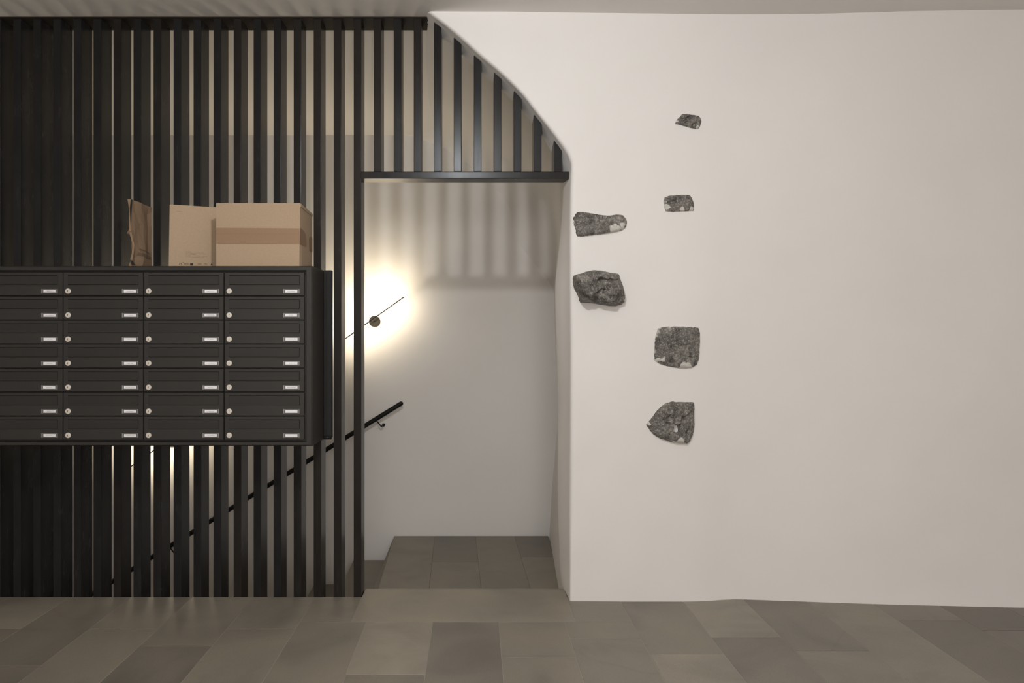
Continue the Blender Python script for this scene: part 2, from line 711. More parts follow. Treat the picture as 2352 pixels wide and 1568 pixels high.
LIGHT = (0.240, 0.214, 0.176)
MIDT = (0.200, 0.178, 0.147)
DARK = (0.162, 0.144, 0.122)
DARKR = (0.145, 0.126, 0.108)
TONES = [LIGHT, MIDT, DARK, MIDT, DARKR]


def tile(x0, x1, y0, y1, z, tone, parent, shear=0.0, th=0.02, name='tile'):
    g = 0.0011
    b = bmesh.new()
    c = 0.0008
    xs = (x0 + g, x1 - g)
    ys = (y0 + g, y1 - g)

    def p(x, y, zz):
        return (x - shear * (y - 3.66), y, zz)
    bot = [b.verts.new(p(x, y, z - th)) for x, y in ((xs[0], ys[0]), (xs[1], ys[0]), (xs[1], ys[1]), (xs[0], ys[1]))]
    side = [b.verts.new(p(x, y, z - c)) for x, y in ((xs[0], ys[0]), (xs[1], ys[0]), (xs[1], ys[1]), (xs[0], ys[1]))]
    top = [b.verts.new(p(x, y, z)) for x, y in ((xs[0] + c, ys[0] + c), (xs[1] - c, ys[0] + c), (xs[1] - c, ys[1] - c), (xs[0] + c, ys[1] - c))]
    b.faces.new(bot[::-1])
    b.faces.new(top)
    for k in range(4):
        k2 = (k + 1) % 4
        b.faces.new((bot[k], bot[k2], side[k2], side[k]))
        b.faces.new((side[k], side[k2], top[k2], top[k]))
    o = link(name, mesh_of(b), M_TILE, parent)
    j = 1 + random.uniform(-0.05, 0.05)
    o.color = (tone[0] * j, tone[1] * j, tone[2] * j, 1)
    return o


# threshold slab in the opening
tile(-0.5625, 0.4535, 3.233, YD, 0.0, LIGHT, floor, name='threshold_slab')

# columns of tiles: left x, then joints (from the screen towards the camera) read off the photograph, with tones
W = 0.303
cols = {}
known = {
    # column start : (joints, tones from far to near)
    -1.704: ([3.156, 2.36], [MIDT, MIDT, DARK]),
    -2.007: ([2.81], [MIDT, DARK]),
    -1.401: ([2.98, 2.1], [MIDT, DARK, MIDT]),
    -1.098: ([3.156, 2.3], [MIDT, MIDT, DARK]),
    -0.795: ([2.2], [MIDT, DARK]),
    -0.495: ([2.73, 2.1], [LIGHT, DARK, MIDT]),
    -0.192: ([2.4], [DARK, MIDT]),
    0.105: ([2.873, 2.2], [MIDT, MIDT, LIGHT]),
    0.405: ([3.06, 2.3], [MIDT, MIDT, DARK]),
    0.708: ([2.908, 2.3], [MIDT, LIGHT, MIDT]),
    1.011: ([3.064, 2.2], [LIGHT, DARK, MIDT]),
    1.314: ([2.937, 2.2], [DARK, MIDT, DARK]),
    1.617: ([2.5], [MIDT, DARK]),
    1.920: ([3.25, 2.5], [MIDT, DARK, MIDT]),
    2.223: ([3.139, 2.4], [DARKR, DARK, MIDT]),
}
xs_ = sorted(known)
x = -1.704 - W * 2
allcols = list(known.items())
k = -2.310
while k > -4.2:
    allcols.append((k, None))
    k -= W
k = 2.526
while k < 4.6:
    allcols.append((k, None))
    k += W
allcols.sort(key=lambda t: t[0])
for i, (xa, spec) in enumerate(allcols):
    xb = allcols[i + 1][0] if i + 1 < len(allcols) else xa + W
    xa = max(xa, -4.24)
    xb = min(xb, 4.58)
    if xb - xa < 0.02:
        continue
    top = YB
    if -0.5 < xa < 0.40:
        top = 3.233
    js = list(spec[0]) if spec else [3.55 - random.uniform(0.25, 0.9)]
    tn = list(spec[1]) if spec else []
    y = js[-1]
    while y > -5.4:
        y -= random.choice((0.45, 0.6, 0.75, 0.9)) if y > -0.5 else random.choice((1.2, 1.5))
        js.append(max(y, -5.5))
    hi = top
    for n, j in enumerate(js):
        t = tn[n] if n < len(tn) else random.choice(TONES)
        if hi - j > 0.03:
            if xa < -0.5 < xb - 0.0 and False:
                pass
            if abs(xa + 0.795) < 0.002 and n == 0:
                # beside the threshold slab the column is cut narrower
                tile(xa, -0.5625, 3.233, hi, 0.0, t, floor)
                tile(xa, xb, j, 3.233, 0.0, t, floor)
            elif abs(xa - 0.405) < 0.002 and n == 0:
                tile(0.4535, xb, 3.233, hi, 0.0, t, floor)
                tile(xa, xb, j, 3.233, 0.0, t, floor)
            else:
                tile(xa, xb, j, hi, 0.0, t, floor)
        hi = j

# ------------------------------------------------------------------ stairs
RISE = 0.178
stair = tag(empty('staircase', (-0.6, 4.5, -3.2)), 'stone staircase going down to the left along the back wall', 'stairs')


def keep(o):
    """parent without moving"""
    o.location = o.location - stair.location
    return o


lb = box_bm((-0.598, YB + 0.13, -RISE - 0.35), (0.9, Y_WALL - 0.008, -RISE - 0.0012))
for v in lb.verts:
    if v.co.x > 0:
        v.co.x = 0.535 if v.co.y > 4 else 0.430
land = link('landing_base', mesh_of(lb), M_RISER, stair)
keep(land)
lx = [-0.600, -0.302, 0.000, 0.287, 0.535]
lt = [([], [MIDT]), ([4.665], [DARK, MIDT]), ([], [MIDT]), ([4.776], [DARKR, MIDT])]
for (a, b), (js, tn) in zip(zip(lx, lx[1:]), lt):
    hi = Y_WALL - 0.006
    for n, j in enumerate(js + [YD - 0.1]):
        sh = 0.03
        # the shear pivots at Y 3.66 in tile(): undo its offset at the far wall
        off = sh * (Y_WALL - 3.66)
        bx = b
        keep(tile(a + off, bx + off, j, hi, -RISE, tn[n], stair, shear=sh))
        hi = j
for n in range(1, 15):
    xa = -0.600 - 0.288 * (n - 1)
    z = -RISE * (n + 1)
    bs = link('step_base', mesh_of(box_bm((xa - 0.288 - 0.0, YB + 0.01, z - 0.2), (xa + 0.02, Y_WALL - 0.008, z - 0.003))), M_RISER, stair)
    keep(bs)
    off = 0.03 * (Y_WALL - 3.66)
    keep(tile(xa - 0.300 + off, xa + off - 0.002, YB + 0.01, Y_WALL - 0.006, z, MIDT if n % 2 else DARK, stair, shear=0.03, th=0.03, name='tread'))

# ------------------------------------------------------------------ the steel screen
YG = 3.548
SG = F / YG
BD = 0.108
BW = 0.038
X0 = (39 - VX) / SG
PITCH = 46.0 / SG
screen = tag(empty('steel_screen', (-1.2, YG + BD / 2, 0)),
             'tall blackened steel screen of upright bars with a lintel over the opening', 'screen')
Z_RAIL = 2.866


def to_screen(o):
    o.parent = screen
    o.location = o.location - screen.location
    return o


full = mesh_of(box_bm((-BW / 2, 0, -0.15), (BW / 2, BD, Z_RAIL), 0.0025, 2))
Z_LB, Z_LT = 2.073, 2.108
upper = mesh_of(box_bm((-BW / 2, 0, Z_LT), (BW / 2, BD, Z_RAIL), 0.0025, 2))


def cut_bar(cx):
    """bar whose top follows the slanting soffit"""
    zl = zr = None
    z = 2.10
    while z < 2.90:
        xx = X_edge(z + 0.006)
        if zr is None and xx < cx + BW / 2:
            zr = z
        if zl is None and xx < cx - BW / 2:
            zl = z
            break
        z += 0.001
    zl = min(zl or Z_RAIL, ZC - 0.002)
    zr = min(zr or Z_RAIL, ZC - 0.004)
    b = box_bm((-BW / 2, 0, Z_LT), (BW / 2, BD, 3.0), 0.0025, 2)
    for v in b.verts:
        if v.co.z > 2.6:
            t = (v.co.x + BW / 2) / BW
            v.co.z = zl + (zr - zl) * t - (3.0 - v.co.z) - 0.015 * v.co.y / BD
    return mesh_of(b)


for i in range(-19, 28):
    cx = X0 + PITCH * i
    if i <= 17:
        o = link('bar', full, M_STEEL)
    elif i <= 20:
        o = link('bar', upper, M_STEEL)
    else:
        o = link('bar', cut_bar(cx), M_STEEL)
    o.location = (cx, YG, 0)
    to_screen(o)
    # weld seam plates at the top and where the upper bars stand on the lintel
    if i <= 20:
        p = link('weld_plate', mesh_of(box_bm((-BW / 2 - 0.001, -0.002, Z_RAIL - 0.006), (BW / 2 + 0.001, 0.01, Z_RAIL), 0.001, 1)), M_STEEL)
        p.location = (cx, YG, 0)
        to_screen(p)
    if i >= 18:
        p = link('weld_plate', mesh_of(box_bm((-BW / 2 + 0.002, -0.0015, Z_LT), (BW / 2 - 0.001, 0.01, Z_LT + 0.006), 0.001, 1)), M_STEEL)
        p.location = (cx, YG, 0)
        to_screen(p)

# top rail with a ragged cut end
rb = bmesh.new()
xr = pX(980, SG)
outline = [(-4.24, 0), (xr, 0), (xr + 0.004, 0.03), (xr - 0.004, 0.05), (xr + 0.006, 0.08), (xr - 0.002, 0.105), (xr + 0.002, 0.14), (-4.24, 0.14)]
lo_ = [rb.verts.new((a, YG - 0.004 + b, Z_RAIL)) for a, b in outline]
hi_ = [rb.verts.new((a, YG - 0.004 + b, ZC - 0.001)) for a, b in outline]
rb.faces.new(lo_[::-1])
rb.faces.new(hi_)
for k in range(len(outline)):
    k2 = (k + 1) % len(outline)
    rb.faces.new((lo_[k], lo_[k2], hi_[k2], hi_[k]))
to_screen(link('top_rail', mesh_of(rb), M_RUST))
# lintel over the opening
to_screen(link('lintel', mesh_of(box_bm((pX(828.5, SG), YG - 0.003, Z_LB), (pX(1311.5, SG), YG + 0.1, Z_LT), 0.003, 2)), M_STEEL))

# ------------------------------------------------------------------ the letterbox bank
YL = 3.278
SL = F / YL
ZT = pz(610, SL)
ZBm = pz(1024.5, SL)
XR = pX(717.5, SL)
pitch_x = 185.3 / SL
pitch_z = 55.25 / SL
X_D = pX(699, SL)              # right edge of the doors
Z_D = pz(624.3, SL)            # top edge of the doors
NCOL = 4
XL = X_D - NCOL * pitch_x - 0.037
bank = tag(empty('letterbox_bank', ((XL + XR) / 2, YG, ZBm)),
           'wide black metal bank of letterboxes fixed to the front of the steel bars', 'letterboxes')


def to_bank(o):
    o.parent = bank
    o.location = o.location - bank.location
    return o


# casing: four sides and back with a chamfered front frame
cb = bmesh.new()
th = 0.029


def ring(pr):
    return [cb.verts.new((x, y, z)) for x, y, z in pr]


def rect(inset, y, bev=0):
    return [(XL + inset, y, ZBm + inset * 0.7), (XR - inset, y, ZBm + inset * 0.7), (XR - inset, y, ZT - inset * 0.75), (XL + inset, y, ZT - inset * 0.75)]


loops = [rect(0, YG - 0.001), rect(0, YL + 0.012), rect(0.006, YL + 0.0015), rect(0.009, YL), rect(0.027, YL), rect(0.0285, YL + 0.0015), rect(0.0285, YL + 0.030), ]
rl = [ring(l) for l in loops]
for a, b in zip(rl, rl[1:]):
    for k in range(4):
        k2 = (k + 1) % 4
        cb.faces.new((a[k], a[k2], b[k2], b[k]))
cb.faces.new(rl[0])
cb.faces.new(rl[-1][::-1])
to_bank(link('casing', mesh_of(cb), M_BOX))
mj = bmesh.new()
for sx_, dx_ in ((XR, -1),):
    for sz_, dz_ in ((ZT, -0.75),):
        q_ = [(sx_ + dx_ * 0.009, sz_ + dz_ * 0.009), (sx_ + dx_ * 0.027, sz_ + dz_ * 0.027)]
        vs_ = [mj.verts.new(t) for t in ((q_[0][0] - 0.0005, YL - 0.0002, q_[0][1]), (q_[0][0] + 0.0005, YL - 0.0002, q_[0][1]), (q_[1][0] + 0.0005, YL - 0.0002, q_[1][1]), (q_[1][0] - 0.0005, YL - 0.0002, q_[1][1]))]
        mj.faces.new(vs_)
to_bank(link('mitre_joint', mesh_of(mj), M_DARK))
# backplate between casing and the post
pl = box_bm((XR + 0.0005, YG - 0.028, ZBm + 0.004), (pX(764.5, SG), YG - 0.001, pz(621.5, SG)), 0.002, 1)
box_bm((pX(750, SG), YG - 0.034, ZBm + 0.02), (pX(753, SG), YG - 0.027, pz(628, SG)), 0.001, 1, pl)
to_bank(link('mounting_plate', mesh_of(pl), M_DARK))
fl = tube_bm([(pX(744, SG), YG - 0.03, ZBm + 0.006), (pX(764, SG), YG - 0.03, ZBm + 0.006)], 0.009, 10)
to_bank(link('mounting_flange', mesh_of(fl, smooth=True), M_STEEL))

# one door: local origin at its lower left front corner
DW, DH = pitch_x - 0.0042, pitch_z - 0.0042
FX0, FX1 = 0.0215, pitch_x - 0.0245
FZ1, FZ0 = DH - 0.0125, DH - 0.0125 - 0.0450


def door_mesh():
    b = bmesh.new()
    c = 0.001

    def q(x0, x1, z0, z1, y):
        return [b.verts.new(t) for t in ((x0, y, z0), (x1, y, z0), (x1, y, z1), (x0, y, z1))]
    back = q(0, DW, 0, DH, 0.010)
    out = q(0, DW, 0, DH, c)
    front = q(c, DW - c, c, DH - c, 0)
    hole = q(FX0, FX1, FZ0, FZ1, 0)
    deep = q(FX0, FX1, FZ0, FZ1, 0.007)
    for A, B in ((back, out), (out, front), (front, hole), (hole, deep)):
        for k in range(4):
            k2 = (k + 1) % 4
            b.faces.new((A[k], A[k2], B[k2], B[k]))
    b.faces.new(back[::-1])
    f = b.faces.new(deep)
    f.material_index = 1
    me = mesh_of(b)
    me.materials.append(M_BOX)
    me.materials.append(M_DARK)
    return me


def flap_mesh(var):
    g = 0.0020
    b = box_bm((FX0 + 0.0003, 0.0012, FZ0 + g * (0.9 if var else 0.6)), (FX1 - g * 1.1, 0.006, FZ1 - g), 0.0006, 1)
    for v in b.verts:
        # hinged a touch open: flush on the left, set back on the right
        v.co.y += -0.0011 + 0.0016 * (v.co.x - FX0) / (FX1 - FX0)
        if v.co.x < FX0 + 0.002:
            v.co.x -= 0.0006
    return mesh_of(b)


def lock_meshes():
    cx, cz = 0.0225, DH - 0.0855
    b = disc_bm((cx, cz), 0.0123, -0.0035, 0.0, 28, 0.0012)
    merge(b, disc_bm((cx, cz), 0.0075, -0.0045, -0.003, 20, 0.0008))
    me = mesh_of(b, smooth=True, angle=35)
    k = box_bm((cx - 0.0010, -0.0052, cz - 0.0042), (cx + 0.0010, -0.0043, cz + 0.0030), 0.0, 1)
    merge(k, disc_bm((cx, cz + 0.002), 0.0020, -0.0052, -0.0043, 12, 0.0003))
    return me, mesh_of(k)


def plate_mesh(seed):
    """holder, paper and a faint line of print"""
    rnd = random.Random(seed)
    x1 = FX1
    x0 = x1 - 0.0760
    z1 = DH - 0.0757
    z0 = z1 - 0.0205
    b = box_bm((x0, -0.0012, z0), (x1, 0.0, z1), 0.0004, 1)
    e = box_bm((x0 + 0.0008, -0.0016, z0 + 0.0008), (x0 + 0.0052, -0.001, z1 - 0.0008))
    merge(b, e, 1)
    e = box_bm((x1 - 0.0042, -0.0016, z0 + 0.0008), (x1 - 0.0008, -0.001, z1 - 0.0008))
    merge(b, e, 1)
    dz = rnd.uniform(-0.0006, 0.0006)
    dx = rnd.uniform(-0.0012, 0.0012)
    pa = (x0 + 0.0100 + dx, x1 - 0.0105 + dx, z0 + 0.0040 + dz, z1 - 0.0038 + dz)
    e = box_bm((pa[0], -0.0019, pa[2]), (pa[1], -0.001, pa[3]))
    merge(b, e, 2)
    if seed >= 0:
        lines = 2 if seed % 5 == 0 else 1
        for ln in range(lines):
            zc = (pa[2] + pa[3]) / 2 + (0.0026 * (0.5 - ln) if lines == 2 else 0)
            wd = rnd.uniform(0.020, 0.040)
            x = (pa[0] + pa[1]) / 2 - wd / 2
            end = x + wd
            while x < end:
                lw = rnd.uniform(0.0006, 0.0013)
                h = rnd.uniform(0.0005, 0.0011)
                if rnd.random() > 0.12:
                    e = bmesh.new()
                    vs = [e.verts.new(t) for t in ((x, -0.0021, zc - h), (x + lw, -0.0021, zc - h), (x + lw, -0.0021, zc + h), (x, -0.0021, zc + h))]
                    e.faces.new(vs)
                    merge(b, e, 3)
                x += lw + 0.0005
    me = bpy.data.meshes.new('plate')
    b.to_mesh(me)
    b.free()
    for m in (M_HOLDER, M_HOLDER2, M_PAPER, M_INK):
        me.materials.append(m)
    return me


me_door = door_mesh()
me_flaps = [flap_mesh(0), flap_mesh(1)]
me_lock, me_key = lock_meshes()
YDR = YL + 0.004
for c in range(NCOL):
    for r in range(7):
        x = X_D - (NCOL - c) * pitch_x + 0.0021
        z = Z_D - (r + 1) * pitch_z + 0.0021
        d = link('door', me_door, [M_BOX, M_DARK])
        d.location = (x, YDR, z)
        to_bank(d)
        fo = link('slot_flap', me_flaps[(c + r) % 2], M_FLAP, d)
        if (c, r) in ((0, 1), (1, 1), (3, 2), (2, 4)):
            fo.rotation_euler = (0.0, 0, 0.0)
        link('lock', me_lock, M_LOCK, d)
        link('keyhole', me_key, M_KEY, d)
        blank = (c == 3 and r >= 5)
        link('name_plate', plate_mesh(-1 if blank else c * 7 + r + (0 if c else 0)), [], d)

# ------------------------------------------------------------------ things on the letterboxes
ZTOP = ZT


def carton():
    root = tag(empty('cardboard_box', (-1.0, 3.42, ZTOP)), 'large brown cardboard box with a band of tape, rightmost on top of the letterboxes', 'box')
    a = pX(496.5, F / 3.306), 3.306
    b = pX(689.5, F / 3.306), 3.306
    c = pX(717.5, F / 3.54), 3.540
    d = a[0] + (c[0] - b[0]), 3.540
    ztf, ztb = pz(466.5, F / 3.306), pz(491, F / 3.54)
    o_ = root.location

    def V(x, y, z):
        return Vector((x, y, z)) - o_
    bm = bmesh.new()
    nz = 12
    nx = 14
    # walls as a ring of panels with slight bulges
    ringpts = []
    for (p, q, n) in ((a, b, nx), (b, c, 8), (c, d, 2), (d, a, 2)):
        for k in range(n):
            t = k / n
            ringpts.append((p[0] + (q[0] - p[0]) * t, p[1] + (q[1] - p[1]) * t))
    rows = []
    for j in range(nz + 1):
        tz = j / nz
        row = []
        for x, y in ringpts:
            kk = (y - 3.306) / 0.234
            zt = ztf + (ztb - ztf) * kk
            z = ZTOP + 0.0008 + (zt - ZTOP) * tz
            bul = 0.0018 * math.sin(math.pi * tz) * math.sin(math.pi * min(1, max(0, (x - a[0]) / (b[0] - a[0])))) if y < 3.307 else 0
            dx = -0.004 * (1 - tz) if x > -0.9 and y < 3.31 else 0
            row.append(bm.verts.new(V(x + dx, y - bul, z)))
        rows.append(row)
    n = len(ringpts)
    for j in range(nz):
        for k in range(n):
            bm.faces.new((rows[j][k], rows[j][(k + 1) % n], rows[j + 1][(k + 1) % n], rows[j + 1][k]))
    bm.faces.new(rows[0][::-1])
    bm.faces.new(rows[-1])
    me = mesh_of(bm)
    link('carton', me, M_CARD, root)
    # lid flap: a second layer of board along the top of the right side
    fb = bmesh.new()

    def side(t, z, off):
        x = b[0] + (c[0] - b[0]) * t
        y = b[1] + (c[1] - b[1]) * t
        return V(x + off, y, z)
    q = [side(0.03, ztf - 0.016, 0.002), side(0.99, ztb - 0.014, 0.002), side(0.99, ztb - 0.001, 0.002), side(0.03, ztf - 0.001, 0.002)]
    q2 = [v + Vector((-0.004, 0, 0)) for v in q]
    A = [fb.verts.new(v) for v in q]
    B = [fb.verts.new(v) for v in q2]
    fb.faces.new(A)
    fb.faces.new(B[::-1])
    for k in range(4):
        fb.faces.new((A[k], A[(k + 1) % 4], B[(k + 1) % 4], B[k]))
    link('lid_flap', mesh_of(fb), M_CARD, root)
    # tape band on the front
    z1, z0 = pz(523, F / 3.306), pz(559.5, F / 3.306)
    tb = bmesh.new()
    n = 14
    prev = None
    for k in range(n + 1):
        t = k / n
        x = a[0] + (b[0] - a[0]) * t - 0.003 * t
        bul = 0.0018 * math.sin(math.pi * 0.5) * math.sin(math.pi * t) + 0.0012
        zc = (z0 + z1) / 2 + 0.008
        col = [tb.verts.new(V(x, 3.306 - bul, z0 - 0.001 * t)), tb.verts.new(V(x, 3.306 - bul, zc - 0.001)), tb.verts.new(V(x, 3.306 - bul + 0.0006, zc)), tb.verts.new(V(x, 3.306 - bul, zc + 0.001)), tb.verts.new(V(x, 3.306 - bul, z1 - 0.003 * t))]
        if prev:
            for m_ in range(4):
                tb.faces.new((prev[m_], col[m_], col[m_ + 1], prev[m_ + 1]))
        prev = col
    link('tape', mesh_of(tb), M_TAPE, root)
    # where the tape wraps round the right side, torn, and a second scrap behind it
    for poly in (((0.0, 0.0), (0.46, -0.012), (0.50, 0.25), (0.42, 0.80), (0.28, 0.95), (0.0, 1.02)),
                 ((0.72, 0.0), (0.99, -0.01), (0.99, 0.92), (0.80, 0.98), (0.70, 0.80))):
        sb = bmesh.new()
        vs = []
        for t, h in poly:
            zz = z0 + (z1 - z0) * h - 0.001 - (0.010 if t > 0.6 else 0.0)
            vs.append(sb.verts.new(side(t, zz, 0.0012)))
        sb.faces.new(vs)
        link('tape_end', mesh_of(sb), M_TAPE, root)
    # seam behind the tape
    return root


carton()


def envelope():
    L = Vector((pX(387.5, F / 3.38), 3.38, ZTOP))
    R = Vector((-1.212, 3.474, ZTOP))
    root = tag(empty('cardboard_envelope', (L + R) / 2), 'flat upright cardboard envelope with small print, left of the large box', 'envelope')
    o_ = root.location
    u = (R - L)
    wd = u.length
    u.normalize()
    n = Vector((0, 0, 1)).cross(u)     # points away from the camera
    if n.y < 0:
        n = -n
    H = 0.302

    def V(s, z, d=0.0):
        return L + u * s + Vector((0, 0, z)) + n * (d + 0.035 * z) - o_
    bm = bmesh.new()
    ns, nz = 12, 14
    A = []
    for i in range(ns + 1):
        row = []
        for j in range(nz + 1):
            s = wd * i / ns
            z = H * j / nz
            bow = -0.004 * math.sin(math.pi * j / nz) * math.sin(math.pi * i / ns)
            sx = s + (0.004 * (j / nz) if i == 0 else 0)
            row.append((sx, z, bow))
        A.append(row)
    F_ = [[bm.verts.new(V(*p)) for p in r] for r in A]
    B_ = [[bm.verts.new(V(p[0], p[1], 0.004)) for p in r] for r in A]
    for i in range(ns):
        for j in range(nz):
            bm.faces.new((F_[i][j], F_[i + 1][j], F_[i + 1][j + 1], F_[i][j + 1]))
            bm.faces.new((B_[i][j + 1], B_[i + 1][j + 1], B_[i + 1][j], B_[i][j]))
    for j in range(nz):
        bm.faces.new((F_[0][j], F_[0][j + 1], B_[0][j + 1], B_[0][j]))
        bm.faces.new((F_[ns][j + 1], F_[ns][j], B_[ns][j], B_[ns][j + 1]))
    for i in range(ns):
        bm.faces.new((F_[i][nz], F_[i + 1][nz], B_[i + 1][nz], B_[i][nz]))
        bm.faces.new((F_[i + 1][0], F_[i][0], B_[i][0], B_[i + 1][0]))
    link('board', mesh_of(bm), M_CARD2, root)
    rnd = random.Random(3)

    def bow(s, z):
        return -0.004 * math.sin(math.pi * z / H) * math.sin(math.pi * s / wd) - 0.0007

    def at(xp, yp):
        """photo pixel -> (s, z) on the sheet"""
        # ray meets the plane through L with direction u (ignoring the small lean)
        dx, dy = (xp - VX) / F, 1.0
        # L.x + u.x s = dx*Y ; L.y + u.y s = Y
        s = (dx * L.y - L.x) / (u.x - dx * u.y)
        Y = L.y + u.y * s
        return s, (CZ - (yp - VY) / F * Y) - ZTOP

    pb = bmesh.new()

    def mark(x0, y0, x1, y1, th, skip=0.15):
        s0, z0 = at(x0, y0)
        s1, z1 = at(x1, y1)
        s = s0
        while s < s1:
            l = rnd.uniform(0.0012, 0.0035)
            t = (s - s0) / (s1 - s0)
            t2 = min(1, (s + l - s0) / (s1 - s0))
            if rnd.random() > skip:
                za, zb = z0 + (z1 - z0) * t, z0 + (z1 - z0) * t2
                h = th * rnd.uniform(0.6, 1.1)
                vs = [pb.verts.new(V(a, b, bow(a, b))) for a, b in ((s, za - h), (s0 + (s1 - s0) * t2, zb - h), (s0 + (s1 - s0) * t2, zb + h), (s, za + h))]
                pb.faces.new(vs)
            s += l + 0.0007
    mark(405, 485, 418, 485.5, 0.0009, 0.1)
    for y0, x1, y1 in ((577.5, 467, 580), (580.5, 473, 583), (583.7, 451, 584.8), (586.3, 476, 589.5), (589.5, 469, 591.5)):
        mark(427, y0, x1, y1, 0.00055, 0.12)
    link('print', mesh_of(pb), M_INK2, root)
    ib = bmesh.new()

    def quad(x0, y0, x1, y1, mi=0):
        s0, z0 = at(x0, y0)
        s1, z1 = at(x1, y1)
        vs = [ib.verts.new(V(a, b, bow(a, b))) for a, b in ((s0, z1), (s1, z1), (s1, z0), (s0, z0))]
        ib.faces.new(vs).material_index = mi
    # marks along the foot: ring, small label outline with a dark end, two lines, triangle
    quad(412, 604, 413.2, 608.3)
    quad(415.6, 603.5, 416.8, 607.5)
    quad(413, 603.4, 415.8, 604.2)
    quad(419, 602.4, 421.6, 603.6)
    quad(422.0, 603.3, 434, 604.0)
    quad(422.0, 607.6, 434, 608.4)
    for k in range(7):
        quad(423 + k * 1.5, 605.0, 423.9 + k * 1.5, 606.6)
    quad(436.5, 604.3, 443.8, 609.6)
    for k in range(5):
        quad(454.5 + k * 1.7, 604.8, 455.7 + k * 1.7, 605.8)
        quad(454.5 + k * 1.7, 607.0, 455.9 + k * 1.7, 607.8)
    for k in range(4):
        quad(469.5 + k * 1.7, 605.0 + k * 0.3, 470.8 + k * 1.7, 606.2 + k * 0.3)
    s0, z0 = at(483.3, 608.5)
    s1, z1 = at(486, 604)
    s2, z2 = at(489, 609)
    ib.faces.new([ib.verts.new(V(a, b, bow(a, b))) for a, b in ((s0, z0), (s2, z2), (s1, z1))])
    link('print', mesh_of(ib), M_INK3, root)
    return root


envelope()


